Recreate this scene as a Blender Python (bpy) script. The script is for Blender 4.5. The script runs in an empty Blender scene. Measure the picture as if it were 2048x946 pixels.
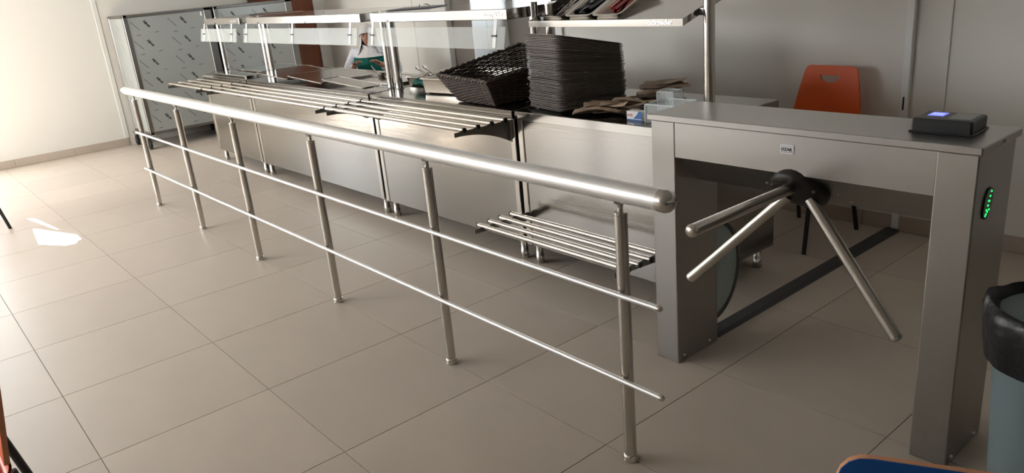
import bpy, bmesh, math, random
from mathutils import Vector, Matrix, Euler
random.seed(7)
C = bpy.context.scene.collection
V = Vector
# ------------------------------------------------------------------ camera
cam_d = bpy.data.cameras.new('camera'); cam = bpy.data.objects.new('camera', cam_d); C.objects.link(cam)
cam.location = (6.62306, -1.62563, 1.58343)
cam.rotation_euler = (1.23666599, 0.0872969, 0.8657766)
cam_d.sensor_fit = 'HORIZONTAL'; cam_d.sensor_width = 36.0
cam_d.lens = 1541.385 * 36.0 / 2048.0
cam_d.clip_start = 0.02
bpy.context.scene.camera = cam
# ------------------------------------------------------------------ world, sun, lamps, exposure
sc = bpy.context.scene
w = bpy.data.worlds.new('world'); sc.world = w; w.use_nodes = True
bg = w.node_tree.nodes['Background']; bg.inputs[0].default_value = (0.80, 0.90, 1.0, 1); bg.inputs[1].default_value = 6.0
SUN_D = V((0.876, 0.088, -0.474)).normalized()
sl = bpy.data.lights.new('sun', 'SUN'); sl.energy = 130; sl.angle = 0.006; sl.color = (1.0, 0.95, 0.86)
so = bpy.data.objects.new('sun', sl); C.objects.link(so); so.location = (-8, -2, 6)
so.rotation_euler = SUN_D.to_track_quat('-Z', 'Y').to_euler()
def area(name, loc, d, sx, sy, e, col=(1, 1, 1)):
    l = bpy.data.lights.new(name, 'AREA'); l.shape = 'RECTANGLE'; l.size = sx; l.size_y = sy; l.energy = e; l.color = col
    o = bpy.data.objects.new(name, l); C.objects.link(o); o.location = loc
    o.rotation_euler = V(d).to_track_quat('-Z', 'Z').to_euler(); return o
area('daylight_left', (-3.25, -1.72, 1.35), (1, 0, -0.05), 1.35, 1.5, 58, (0.90, 0.96, 1.0))
area('daylight_front', (-1.6, -4.92, 1.72), (0, 1, -0.05), 2.5, 1.25, 150, (1.0, 0.98, 0.95))
area('daylight_kitchen', (0.95, 4.06, 1.75), (0, -1, 0), 2.1, 1.0, 8, (0.93, 0.98, 1.0))
area('daylight_middle', (1.6, -4.92, 1.72), (0, 1, -0.05), 2.5, 1.25, 30, (1.0, 0.97, 0.94))
vs = sc.view_settings; vs.view_transform = 'Standard'; vs.look = 'None'; vs.gamma = 1.0; vs.use_curve_mapping = False
vs.exposure = 0.28
sc.cycles.max_bounces = 10; sc.cycles.diffuse_bounces = 5; sc.cycles.glossy_bounces = 6; sc.cycles.transparent_max_bounces = 16
sc.cycles.caustics_reflective = False; sc.cycles.caustics_refractive = False
sc.cycles.use_denoising = True; sc.cycles.sample_clamp_indirect = 6

# ------------------------------------------------------------------ materials
MAT = {}
def mat(name, col, rough=0.5, metal=0.0, spec=0.5, vary=0.0, vscale=(6, 6, 6), bump=0.0, bscale=60, rvary=0.0, rnd=0.0,
        emit=None, estr=0.0, alpha=None, trans=0.0, ior=1.45, space='Object', aniso=0.0, coat=0.0, bdist=0.002):
    m = bpy.data.materials.new(name); m.use_nodes = True; nt = m.node_tree; N = nt.nodes; L = nt.links
    b = N['Principled BSDF']; b.inputs['Base Color'].default_value = (*col, 1); b.inputs['Roughness'].default_value = rough
    b.inputs['Metallic'].default_value = metal; b.inputs['Specular IOR Level'].default_value = spec; b.inputs['IOR'].default_value = ior
    b.inputs['Transmission Weight'].default_value = trans; b.inputs['Anisotropic'].default_value = aniso; b.inputs['Coat Weight'].default_value = coat
    if emit: b.inputs['Emission Color'].default_value = (*emit, 1); b.inputs['Emission Strength'].default_value = estr
    tc = N.new('ShaderNodeTexCoord'); mp = N.new('ShaderNodeMapping'); mp.inputs['Scale'].default_value = vscale
    L.new(tc.outputs[space], mp.inputs[0])
    nz = N.new('ShaderNodeTexNoise'); nz.inputs['Scale'].default_value = 1.0; nz.inputs['Detail'].default_value = 4
    L.new(mp.outputs[0], nz.inputs['Vector'])
    if vary or rnd:
        hs = N.new('ShaderNodeHueSaturation'); hs.inputs['Color'].default_value = (*col, 1)
        mr = N.new('ShaderNodeMapRange'); mr.inputs[3].default_value = 1 - vary; mr.inputs[4].default_value = 1 + vary
        L.new(nz.outputs['Fac'], mr.inputs[0]); src = mr.outputs[0]
        if rnd:
            oi = N.new('ShaderNodeObjectInfo'); r2 = N.new('ShaderNodeMapRange'); r2.inputs[3].default_value = 1 - rnd; r2.inputs[4].default_value = 1 + rnd
            L.new(oi.outputs['Random'], r2.inputs[0]); mu = N.new('ShaderNodeMath'); mu.operation = 'MULTIPLY'
            L.new(src, mu.inputs[0]); L.new(r2.outputs[0], mu.inputs[1]); src = mu.outputs[0]
        L.new(src, hs.inputs['Value']); L.new(hs.outputs[0], b.inputs['Base Color'])
    if rvary:
        mr = N.new('ShaderNodeMapRange'); mr.inputs[3].default_value = max(0, rough - rvary); mr.inputs[4].default_value = rough + rvary
        L.new(nz.outputs['Fac'], mr.inputs[0]); L.new(mr.outputs[0], b.inputs['Roughness'])
    if bump:
        n2 = N.new('ShaderNodeTexNoise'); n2.inputs['Scale'].default_value = bscale; n2.inputs['Detail'].default_value = 3
        L.new(mp.outputs[0] if bscale < 0 else tc.outputs[space], n2.inputs['Vector'])
        if bscale < 0: n2.inputs['Scale'].default_value = 1.0
        bp = N.new('ShaderNodeBump'); bp.inputs['Strength'].default_value = bump; bp.inputs['Distance'].default_value = bdist
        L.new(n2.outputs['Fac'], bp.inputs['Height']); L.new(bp.outputs[0], b.inputs['Normal'])
    if alpha is not None:
        tr = N.new('ShaderNodeBsdfTransparent'); mx = N.new('ShaderNodeMixShader'); mx.inputs[0].default_value = alpha
        L.new(tr.outputs[0], mx.inputs[1]); L.new(b.outputs[0], mx.inputs[2]); L.new(mx.outputs[0], N['Material Output'].inputs[0])
    MAT[name] = m; return m
mat('wall_paint', (0.74, 0.72, 0.67), 0.45, spec=0.3, vary=0.02, vscale=(1.5, 1.5, 1.5))
mat('ceiling_paint', (0.68, 0.66, 0.63), 0.8, spec=0.2)
mat('panel_trim', (0.72, 0.71, 0.67), 0.4)
mat('white_trim', (0.80, 0.80, 0.78), 0.4)
mat('grout', (0.30, 0.27, 0.24), 0.8, spec=0.2)
mat('tile', (0.53, 0.46, 0.39), 0.42, spec=0.42, vary=0.09, vscale=(2.2, 4.5, 2), rvary=0.06, rnd=0.035, bump=0.04, bscale=9)
mat('skirting', (0.47, 0.40, 0.33), 0.4, vary=0.08, vscale=(8, 8, 8), rnd=0.04)
mat('steel', (0.43, 0.42, 0.405), 0.14, 1.0, rvary=0.02, vscale=(1.5, 40, 40))
mat('steel_panel', (0.37, 0.36, 0.345), 0.13, 1.0, vary=0.04, vscale=(2.5, 2.5, 420), rvary=0.03, bump=0.22, bscale=-1, bdist=0.0012)
mat('steel_top', (0.27, 0.255, 0.24), 0.15, 1.0, vary=0.05, vscale=(2, 60, 60), rvary=0.04)
mat('steel_turnstile', (0.37, 0.36, 0.345), 0.31, 1.0, vary=0.02, vscale=(260, 260, 1.6), rvary=0.012)
mat('steel_turnstile_beam', (0.37, 0.36, 0.345), 0.30, 1.0, vary=0.02, vscale=(1.6, 260, 260), rvary=0.012)
mat('steel_tube', (0.63, 0.595, 0.545), 0.22, 1.0)
mat('steel_post', (0.56, 0.535, 0.50), 0.20, 1.0)
mat('satin_alu', (0.72, 0.72, 0.715), 0.36, 0.72)
mat('steel_dark', (0.26, 0.25, 0.235), 0.34, 1.0)
mat('film', (0.42, 0.445, 0.43), 0.30, 0.35, spec=0.5, vary=0.05, vscale=(2, 2, 2))
mat('film_ink', (0.012, 0.012, 0.014), 0.5)
mat('film_ink_grey', (0.10, 0.11, 0.11), 0.5)
mat('badge', (0.55, 0.55, 0.56), 0.3, 0.8)
mat('ink', (0.01, 0.01, 0.012), 0.5)
mat('logo_relief', (0.55, 0.54, 0.53), 0.3, 1.0)
mat('black_plastic', (0.012, 0.012, 0.014), 0.38, vary=0.1)
mat('black_rubber', (0.012, 0.012, 0.012), 0.6)
mat('hub_black', (0.010, 0.008, 0.008), 0.42, bump=0.1, bscale=300)
mat('dark_rail', (0.060, 0.060, 0.062), 0.55, vary=0.1)
mat('tray_brown', (0.25, 0.225, 0.21), 0.42, rnd=0.25, vary=0.1, vscale=(30, 30, 30))
mat('wicker', (0.060, 0.043, 0.036), 0.45, vary=0.35, vscale=(40, 40, 40))
mat('wicker_rim', (0.075, 0.055, 0.045), 0.5, vary=0.3, vscale=(50, 50, 50))
mat('kraft', (0.44, 0.335, 0.25), 0.8, spec=0.2, vary=0.12, vscale=(25, 25, 25), rnd=0.22, bump=0.3, bscale=40)
mat('carton_white', (0.78, 0.78, 0.78), 0.5)
mat('carton_blue', (0.02, 0.13, 0.42), 0.45)
mat('carton_red', (0.45, 0.03, 0.04), 0.5)
mat('acrylic', (0.88, 0.93, 0.95), 0.05, spec=0.8, trans=0.0, alpha=0.22)
mat('acrylic_edge', (0.80, 0.86, 0.88), 0.08, spec=0.8, alpha=0.55)
mat('guard_glass', (0.72, 0.75, 0.72), 0.2, spec=0.15, alpha=0.32)
mat('window_glass', (0.9, 0.95, 0.95), 0.03, alpha=0.08)
mat('wing_glass', (0.42, 0.50, 0.49), 0.15, spec=0.5, alpha=0.8)
mat('wing_rim', (0.10, 0.105, 0.10), 0.45, 0.3)
mat('shaded_wall_paint', (0.20, 0.175, 0.15), 0.5, spec=0.3, vary=0.02, vscale=(1.5, 1.5, 1.5))  # brown puts the backlit shade into the wall colour
mat('orange', (0.72, 0.10, 0.008), 0.38, vary=0.05)
mat('blue', (0.008, 0.085, 0.32), 0.4, vary=0.05)
mat('plywood', (0.55, 0.25, 0.12), 0.5, vary=0.2, vscale=(4, 4, 60))
mat('leg_black', (0.012, 0.011, 0.011), 0.42)
mat('bin_grey', (0.15, 0.20, 0.215), 0.5, vary=0.05)
mat('liner', (0.009, 0.009, 0.011), 0.33, spec=0.4, bump=0.4, bscale=26, bdist=0.01)
mat('door_wood', (0.20, 0.055, 0.022), 0.35, vary=0.25, vscale=(14, 14, 0.8))
mat('door_frame', (0.10, 0.045, 0.026), 0.4)
mat('coat', (0.66, 0.65, 0.70), 0.8, spec=0.2, bump=0.5, bscale=22, bdist=0.02)
mat('scarf', (0.66, 0.64, 0.62), 0.8, spec=0.2, bump=0.4, bscale=40, bdist=0.01)
mat('apron', (0.008, 0.13, 0.105), 0.7, spec=0.2, vary=0.15, vscale=(9, 9, 9), bump=0.5, bscale=12, bdist=0.02)
mat('skin', (0.36, 0.18, 0.115), 0.55, spec=0.3, vary=0.06, vscale=(20, 20, 20))
mat('lips', (0.26, 0.07, 0.06), 0.5)
mat('eye', (0.02, 0.015, 0.012), 0.2)
mat('brow', (0.05, 0.03, 0.022), 0.7)
mat('cloth_green', (0.006, 0.10, 0.075), 0.75, bump=0.5, bscale=60)
mat('folder', (0.03, 0.02, 0.03), 0.4)
mat('screen_blue', (0.03, 0.04, 0.3), 0.2, emit=(0.17, 0.20, 1.0), estr=1.0)
mat('screen_text', (0.3, 0.35, 0.9), 0.2, emit=(0.35, 0.40, 1.0), estr=1.0)
mat('reader_pad', (0.20, 0.20, 0.20), 0.3)
mat('led_lens', (0.004, 0.018, 0.006), 0.2)
mat('led_green', (0.0, 0.4, 0.06), 0.3, emit=(0.02, 1.0, 0.16), estr=1.6)
mat('cutlery', (0.55, 0.54, 0.52), 0.2, 1.0)
mat('pack_dark', (0.012, 0.014, 0.022), 0.3)
mat('pack_red', (0.30, 0.022, 0.022), 0.35, rnd=0.3)
mat('mask_sheet', (0.80, 0.79, 0.75), 0.8)
mat('grey_metal', (0.35, 0.36, 0.36), 0.4, 0.6)

# ------------------------------------------------------------------ builders
ORG = {}
class MB:
    def __init__(s): s.bm = bmesh.new()
    def _add(s, verts, faces, smooth=False):
        vs_ = [s.bm.verts.new(v) for v in verts]; out = []
        for f in faces:
            try:
                fc = s.bm.faces.new([vs_[i] for i in f]); fc.smooth = smooth; out.append(fc)
            except ValueError: pass
        return vs_
    def box(s, a, b, bev=0.0, M=None, seg=1):
        (x0, y0, z0), (x1, y1, z1) = a, b
        t = bmesh.new()
        vv = [t.verts.new(p) for p in ((x0,y0,z0),(x1,y0,z0),(x1,y1,z0),(x0,y1,z0),(x0,y0,z1),(x1,y0,z1),(x1,y1,z1),(x0,y1,z1))]
        for f in ((3,2,1,0),(4,5,6,7),(0,1,5,4),(1,2,6,5),(2,3,7,6),(3,0,4,7)): t.faces.new([vv[i] for i in f])
        if bev: bmesh.ops.bevel(t, geom=list(t.edges), offset=bev, segments=seg, affect='EDGES', profile=0.5)
        s.merge(t, M); return s
    def merge(s, t, M=None, smooth=None):
        t.verts.index_update()
        vs_ = [s.bm.verts.new((M @ v.co) if M else v.co) for v in t.verts]
        for f in t.faces:
            try:
                fc = s.bm.faces.new([vs_[v.index] for v in f.verts]); fc.smooth = f.smooth if smooth is None else smooth
            except ValueError: pass
        t.free()
    def ring_sweep(s, rings, closed=False, caps=True, smooth=True):
        n = len(rings[0]); R = [[s.bm.verts.new(p) for p in r] for r in rings]
        m = len(R)
        for i in range(m if closed else m - 1):
            a, b = R[i], R[(i + 1) % m]
            for k in range(n):
                try:
                    f = s.bm.faces.new((a[k], a[(k + 1) % n], b[(k + 1) % n], b[k])); f.smooth = smooth
                except ValueError: pass
        if caps and not closed:
            for r, fl in ((R[0], True), (R[-1], False)):
                try: s.bm.faces.new(list(reversed(r)) if fl else r)
                except ValueError: pass
        return s
    def tube(s, pts, r, seg=12, caps=True, closed=False):
        pts = [V(p) for p in pts]; rs = r if isinstance(r, (list, tuple)) else [r] * len(pts)
        rings = []; prev = None; n = len(pts)
        for i, p in enumerate(pts):
            if closed: t = (pts[(i + 1) % n] - pts[i - 1]).normalized()
            elif i == 0: t = (pts[1] - p).normalized()
            elif i == n - 1: t = (p - pts[-2]).normalized()
            else: t = ((pts[i + 1] - p).normalized() + (p - pts[i - 1]).normalized()).normalized()
            if prev is None:
                u = t.cross(V((0, 0, 1)));
                if u.length < 0.05: u = t.cross(V((0, 1, 0)))
            else: u = prev - t * prev.dot(t)
            u.normalize(); prev = u; v = t.cross(u)
            rings.append([p + (u * math.cos(2 * math.pi * k / seg) + v * math.sin(2 * math.pi * k / seg)) * rs[i] for k in range(seg)])
        return s.ring_sweep(rings, closed, caps)
    def lathe(s, o, ax, prof, seg=20, caps=True):
        """prof: list of (distance along axis, radius)"""
        o = V(o); ax = V(ax).normalized(); u = ax.cross(V((0, 0, 1)))
        if u.length < 0.05: u = V((1, 0, 0))
        u.normalize(); v = ax.cross(u)
        rings = [[o + ax * d + (u * math.cos(2 * math.pi * k / seg) + v * math.sin(2 * math.pi * k / seg)) * max(r, 1e-4) for k in range(seg)] for d, r in prof]
        return s.ring_sweep(rings, False, caps)
    def prism(s, poly, ext, smooth=False):
        """poly: list of 3D points (planar), ext: extrusion vector"""
        ext = V(ext); a = [s.bm.verts.new(p) for p in poly]; b = [s.bm.verts.new(V(p) + ext) for p in poly]; n = len(a)
        s.bm.faces.new(a); s.bm.faces.new(list(reversed(b)))
        for k in range(n):
            f = s.bm.faces.new((a[k], b[k], b[(k + 1) % n], a[(k + 1) % n])); f.smooth = smooth
        return s
    def grid(s, fn, nu, nv, smooth=True):
        G = [[s.bm.verts.new(fn(i / nu, j / nv)) for j in range(nv + 1)] for i in range(nu + 1)]
        for i in range(nu):
            for j in range(nv):
                f = s.bm.faces.new((G[i][j], G[i + 1][j], G[i + 1][j + 1], G[i][j + 1])); f.smooth = smooth
        return s
    def build(s, name, m, parent=None, loc=None, normals=True):
        """Vertices are in world space unless the parent was placed at the origin and moved later."""
        if normals: bmesh.ops.recalc_face_normals(s.bm, faces=s.bm.faces)
        for e in s.bm.edges:
            if len(e.link_faces) == 2:
                f, g = e.link_faces
                if f.smooth != g.smooth or (f.smooth and e.calc_face_angle(0) > .9): e.smooth = False
        o0 = ORG.get(parent.name, V((0, 0, 0))) if parent else (V(loc) if loc is not None else V((0, 0, 0)))
        me = bpy.data.meshes.new(name)
        if o0.length: bmesh.ops.translate(s.bm, vec=-o0, verts=s.bm.verts)
        s.bm.to_mesh(me); s.bm.free()
        o = bpy.data.objects.new(name, me); C.objects.link(o)
        if m: me.materials.append(MAT[m])
        if parent: o.parent = parent
        else: o.location = o0
        ORG[o.name] = o0
        return o
def tag(o, label=None, cat=None, group=None, kind=None):
    if label: o['label'] = label
    if cat: o['category'] = cat
    if group: o['group'] = group
    if kind: o['kind'] = kind
    return o
def thing(name, label, cat, loc=(0, 0, 0), group=None):
    o = bpy.data.objects.new(name, None); o.empty_display_size = 0.05; C.objects.link(o); o.location = loc; ORG[o.name] = V(loc)
    return tag(o, label, cat, group)
def struct(o): o['kind'] = 'structure'; return o
def copy_tree(o, parent=None):
    c = o.copy(); C.objects.link(c); ORG[c.name] = ORG.get(o.name, V((0, 0, 0)))
    if parent: c.parent = parent
    for ch in list(o.children): copy_tree(ch, c)
    return c
def text_bm(txt, size, ext=0.0005, shear=0.0, bold=0.0):
    cu = bpy.data.curves.new('t', 'FONT'); cu.body = txt; cu.size = size; cu.extrude = ext; cu.shear = shear; cu.offset = bold
    cu.align_x = 'CENTER'; cu.align_y = 'CENTER'; cu.resolution_u = 2
    o = bpy.data.objects.new('t', cu); C.objects.link(o); bpy.context.view_layer.update()
    me = bpy.data.meshes.new_from_object(o.evaluated_get(bpy.context.evaluated_depsgraph_get()))
    b = bmesh.new(); b.from_mesh(me); bpy.data.objects.remove(o); bpy.data.curves.remove(cu); bpy.data.meshes.remove(me); return b
def frame_m(o, x, y):
    """matrix with local x,y axes (world vectors) at o"""
    x = V(x).normalized(); y = V(y); y = (y - x * y.dot(x)).normalized(); z = x.cross(y)
    m = Matrix((x, y, z)).transposed().to_4x4(); m.translation = V(o); return m
def rrect(x0, y0, x1, y1, r, n=4):
    out = []
    for cx, cy, a0 in ((x1 - r, y1 - r, 0), (x0 + r, y1 - r, 90), (x0 + r, y0 + r, 180), (x1 - r, y0 + r, 270)):
        for k in range(n + 1):
            a = math.radians(a0 + 90 * k / n); out.append((cx + r * math.cos(a), cy + r * math.sin(a)))
    return out

XL, XR, YF, YB, YK, H = -3.35, 12.4, -5.0, 2.62, 4.0, 2.8
# ------------------------------------------------------------------ the room
fl = struct(MB().box((XL - .1, YF - .1, -0.12), (XR, YK + .1, -0.0025)).build('floor', 'grout'))
P = 0.6612
tm = None
for i in range(-13, 4):
    for j in range(-8, 7):
        x0, y0 = 5.0 + i * P, 0.003 + j * P
        a0, a1 = max(x0 + .0016, XL + .001), min(x0 + P - .0016, XR)
        b1 = min(y0 + P - .0016, YK)
        if a1 - a0 < .05: continue
        full = (a1 - a0 > P - .01) and (b1 - y0 > P - .01)
        if full and tm:
            t = tm.copy(); C.objects.link(t); t.location = (x0 + P / 2, y0 + P / 2, 0); t.parent = fl
        else:
            h1, h2 = (a1 - a0) / 2, (b1 - y0 - .0016) / 2
            t = MB().box((-h1, -h2, -.004), (h1, h2, 0), .0003).build('tile', 'tile', fl)
            t.location = ((a0 + a1) / 2, y0 + .0016 + h2, 0)
            if full: tm = t
# left wall with a window opening Y[-2.75,-1.02] Z[.85,2.15] and the brown door at the kitchen end
def wall_with_hole(name, axis, pos, th, u0, u1, holes, z1=H, m='wall_paint'):
    """axis 'x': wall plane at x=pos (thickness towards th), u is y; axis 'y': u is x."""
    mb = MB()
    def bx(a, b, z0, zz):
        if b - a < 1e-4 or zz - z0 < 1e-4: return
        lo, hi = min(pos, pos + th), max(pos, pos + th)
        if axis == 'x': mb.box((lo, a, z0), (hi, b, zz))
        else: mb.box((a, lo, z0), (b, hi, zz))
    cur = u0
    for (a, b, z0, zz) in sorted(holes):
        bx(cur, a, 0, z1); bx(a, b, 0, z0); bx(a, b, zz, z1); cur = b
    bx(cur, u1, 0, z1)
    return struct(mb.build(name, m))
W_HOLE = (-2.45, -.98, .35, 2.2)
wl = wall_with_hole('wall_left', 'x', XL, -.12, YF, YK + .1, [W_HOLE])
wk = wall_with_hole('wall_kitchen', 'y', 3.45, .06, XL, -.50, [])
wp = wall_with_hole('wall_pier', 'y', 3.51, .49, XL, -.145, [], m='shaded_wall_paint')  # shade of the pier's front face painted in
KW = (-.06, 1.9, 1.17, 2.3)
wkb = wall_with_hole('wall_window', 'y', YK, .12, -.14, 5.2, [KW], m='shaded_wall_paint')  # painted dark as the backlit side of the window wall
wb = wall_with_hole('wall_back', 'y', YB, .10, 2.06, XR, [])
struct(MB().box((5.1, YB + .1, 0), (5.2, YK, H)).build('wall_partition', 'wall_paint'))
F1, F2 = (-2.9, -.3, 1.05, 2.4), (.3, 2.9, 1.05, 2.4)
wf = wall_with_hole('wall_front', 'y', YF, -.12, XL, XR, [F1, F2])
struct(MB().box((XR, YF, 0), (XR + .1, YB + .1, H)).build('wall_right', 'wall_paint'))
struct(MB().box((XL - .1, YF - .1, H), (XR + .1, YK + .1, H + .1)).build('ceiling', 'ceiling_paint'))
def skirting(name, pts_fn, n, L):
    pass
bl = struct(MB().box((XL, -2.9, 0), (XL + .006, .66, .086)).build('baseboard_left', 'grout'))
y = .655
for k in range(6):
    MB().box((XL + .004, y - .598, .001), (XL + .014, y, .088), .002).build('skirting_tile', 'skirting', bl); y -= .6
bb = struct(MB().box((2.2, YB - .006, 0), (7.2, YB, .086)).build('baseboard_back', 'grout'))
for k in range(8):
    x = 2.2 + k * .6
    MB().box((x + .001, YB - .014, .001), (x + .599, YB - .004, .088), .002).build('skirting_tile', 'skirting', bb)
def joint(name, p, axis, w=.05, m='panel_trim', z0=.09):
    mb = MB(); x, y = p
    if axis == 'x': mb.box((x - .002, y - w / 2, z0), (x + .008, y + w / 2, H - .02), .003)
    else: mb.box((x - w / 2, y - .008, z0), (x + w / 2, y + .002, H - .02), .003)
    return struct(mb.build(name, m))
joint('trim_1', (XL, .645), 'x', .05)
joint('trim_2', (-1.17, 3.45), 'y', .035)
struct(MB().box((2.035, YB - .02, .0), (2.185, YB + .11, H), .004).build('trim_3', 'white_trim'))
struct(MB().box((-.528, 3.435, 0), (-.494, 3.505, H), .003).build('trim_4', 'panel_trim'))
joint('trim_5', (4.985, YB), 'y', .012)
# white panels with a faint joint, painting the pier's window-lit side bright
tr6 = struct(MB().box((-.145, 3.511, 0), (-.135, 3.70, H)).build('lit_face_1', 'white_trim')); struct(MB().box((-.145, 3.704, 0), (-.135, 3.999, H)).build('lit_face_2', 'white_trim'))
# windows
def window(name, axis, pos, hole, bars, th=.05, mframe='white_trim'):
    a, b, z0, z1 = hole; f = .05
    def bx(mb, u0, v0, u1, v1, d=th):
        if axis == 'x': mb.box((pos - d, u0, v0), (pos, u1, v1), .004)
        else: mb.box((u0, pos, v0), (u1, pos + d, v1), .004)
    mb = MB(); bx(mb, a, z0, a + f, z1); bx(mb, b - f, z0, b, z1); bx(mb, a + f, z0, b - f, z0 + f); bx(mb, a + f, z1 - f, b - f, z1)
    for k in range(1, bars): u = a + (b - a) * k / bars; bx(mb, u - .02, z0 + f, u + .02, z1 - f)
    o = struct(mb.build(name, mframe)); g = MB(); bx(g, a + f, z0 + f, b - f, z1 - f, .006)
    g.build('pane', 'window_glass', o); return o
window('window_1', 'x', XL - .03, W_HOLE, 2)
w2 = window('window_2', 'y', YK + .02, KW, 3)
MB().box((KW[0] - .06, YK - .04, KW[2] - .03), (KW[1] + .06, YK + .02, KW[2]), .004).build('window_sill', 'white_trim', w2)
window('window_3', 'y', YF - .06, F1, 4)
window('window_4', 'y', YF - .06, F2, 2)
# added unseen sheet at the left window, holes cut to shape the sun patches
def back(p):
    t = (XL + .012 - p[0]) / SUN_D.x; q = V((p[0], p[1], 0)) + SUN_D * t; return (q.y, q.z)
cu = bpy.data.curves.new('sun_mask', 'CURVE'); cu.dimensions = '2D'; cu.fill_mode = 'BOTH'; cu.extrude = .002
for poly in ([(-2.5, .3), (-.93, .3), (-.93, 2.28), (-2.5, 2.28)],
             [back(p) for p in ((-2.5, -1.9), (-1.4, -1.75), (-1.35, -.97), (-2.5, -.90))],
             [back(p) for p in ((-.66, -.868), (-.57, -.825), (0.0, -.757))],
             [back(p) for p in ((-.23, -.889), (.28, -.936), (.487, -.811), (.50, -.745), (.445, -.74), (.43, -.70), (.27, -.70))]):
    s_ = cu.splines.new('POLY'); s_.points.add(len(poly) - 1); s_.use_cyclic_u = True
    for q, (a, b) in zip(s_.points, poly): q.co = (a, b, 0, 1)
rb = bpy.data.objects.new('sun_mask', cu); C.objects.link(rb); cu.materials.append(MAT['mask_sheet'])
rb.matrix_world = frame_m((XL + .012, 0, 0), (0, 1, 0), (0, 0, 1))
w1 = bpy.data.objects['window_1']; rb.parent = w1; rb.matrix_parent_inverse = w1.matrix_world.inverted()
# kitchen door on the left wall
d1 = struct(MB().box((XL, 2.45, 0), (XL + .04, 3.29, 2.12), .004).build('door_1', 'door_wood'))
MB().prism([(XL + .04, 3.29, 0), (XL + .06, 3.29, 0), (XL + .06, 3.45, 0), (XL + .04, 3.45, 0)], (0, 0, 2.2)).build('door_frame', 'white_trim', d1)
MB().box((XL + .04, 2.40, 0), (XL + .055, 2.47, 2.18), .003).build('door_frame', 'door_frame', d1)
hd = MB(); hd.tube([(XL + .04, 2.56, 1.0), (XL + .09, 2.56, 1.0), (XL + .09, 2.68, 1.0)], .009, 8); hd.build('door_handle', 'steel', d1)

# ------------------------------------------------------------------ railing
HZ, SP = .935, 1.0236
rl = thing('railing', 'long satin metal railing with six posts standing on the tiles before the counters', 'railing', (2.56, 0, 0))
m = MB(); m.tube([(-.20, 0, HZ), (5.285, 0, HZ)], .0325, 28); hr = m.build('handrail', 'satin_alu', rl)
for x, s in ((-.20, -1), (5.285, 1)):
    m = MB(); m.lathe((x, 0, HZ), (s, 0, 0), [(-.012, .0335), (.004, .0342), (.010, .034), (.020, .031), (.030, .022), (.036, .010), (.037, .001)], 28); m.build('end_cap', 'steel_post', hr)
for i in range(6):
    x = i * SP
    m = MB(); m.tube([(x, 0, .012), (x, 0, .862)], .0205, 24); po = m.build('post', 'steel_post', rl)
    m = MB(); m.lathe((x, 0, .862), (0, 0, 1), [(-.001, .0195), (.003, .0212), (.010, .020), (.013, .009), (.024, .0075), (.034, .010), (.038, .018), (.042, .019)], 20); m.build('saddle', 'steel_post', po)
    m = MB(); m.lathe((x, 0, 0), (0, 0, 1), [(0, .026), (.008, .027), (.012, .0245), (.016, .0255), (.024, .0225), (.025, .0206)], 24); m.build('base_ring', 'steel_tube', po)
    for z in (.612, .314):
        m = MB(); m.tube([(x, -.018, z), (x, -.030, z)], .007, 10); m.build('rail_holder', 'steel_post', po)
for z in (.613, .314):
    m = MB(); m.tube([(-.055, -.0305, z), (5.28, -.0305, z)], .009, 16); r_ = m.build('mid_rail', 'satin_alu', rl)
    m = MB(); m.lathe((5.28, -.0305, z), (1, 0, 0), [(-.004, .0095), (.004, .0098), (.010, .008), (.013, .002)], 14); m.build('end_cap', 'steel_tube', r_)

# ------------------------------------------------------------------ turnstile
TX0, TX1, TY0, TY1, TZ = 4.722, 5.862, .618, .885, 1.0
ts = thing('turnstile', 'brushed steel tripod turnstile with three bars standing at the railing end', 'turnstile', ((TX0 + TX1) / 2, .75, 0))
for (a, b) in ((TX0, 4.832), (5.752, TX1)):
    m = MB(); m.box((a, TY0, 0), (b, TY1, TZ), .004, seg=2); lg = m.build('pedestal', 'steel_turnstile', ts)
    for yy in (.655, .825):
        m = MB(); m.lathe((b, yy, .024), (1, 0, 0), [(-.002, .0075), (.004, .0075), (.006, .005), (.007, .0005)], 10)
        m.build('screw', 'steel_tube', lg)
m = MB(); m.prism([(4.832, TY0 + .002, 1.0), (4.832, TY0 + .002, .868), (4.832, .752, .752), (4.832, TY1 - .01, .752), (4.832, TY1 - .01, 1.0)], (.92, 0, 0))
bm_ = m.build('beam', 'steel_turnstile_beam', ts)
m = MB(); m.box((4.712, TY0 - .012, 1.0), (5.872, TY1 + .012, 1.024), .004, seg=2); tp = m.build('top_plate', 'steel_turnstile_beam', ts)
m = MB(); m.lathe((5.872, .76, 1.012), (1, 0, 0), [(-.003, .005), (.002, .005), (.003, .001)], 8); m.build('screw', 'steel_dark', tp)
# hub on the slanted face
AX = V((0, -.7071, -.7071)); HC = V((5.315, .667, .825))
HS = V((5.305, .685, .81))
m = MB(); m.lathe(HS - AX * .02, AX, [(0, .099), (.030, .101), (.040, .098), (.050, .086), (.057, .06), (.060, .025), (.0605, .001)], 32); hb = m.build('hub', 'hub_black', ts)
for a in range(3):
    m = MB(); t = a * 2.094 + .5; u = V((1, 0, 0)); v = AX.cross(u)
    m.lathe(HS + (u * math.cos(t) + v * math.sin(t)) * .085 + AX * .028, AX, [(0, .006), (.006, .006), (.0065, .001)], 8)
    m.build('screw', 'steel_dark', hb)
ENDS = [V((5.31, .09, .825)), V((4.93, .58, .42)), V((5.69, .60, .405))]
for e in ENDS:
    d = (e - HC).normalized()
    m = MB(); m.tube([HC + d * .06, e], .0195, 20); am = m.build('arm', 'steel_post', ts)
    m = MB(); m.lathe(e, d, [(-.006, .020), (.002, .0203), (.008, .0175), (.012, .010), (.013, .001)], 20); m.build('end_cap', 'steel_tube', am)
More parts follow.
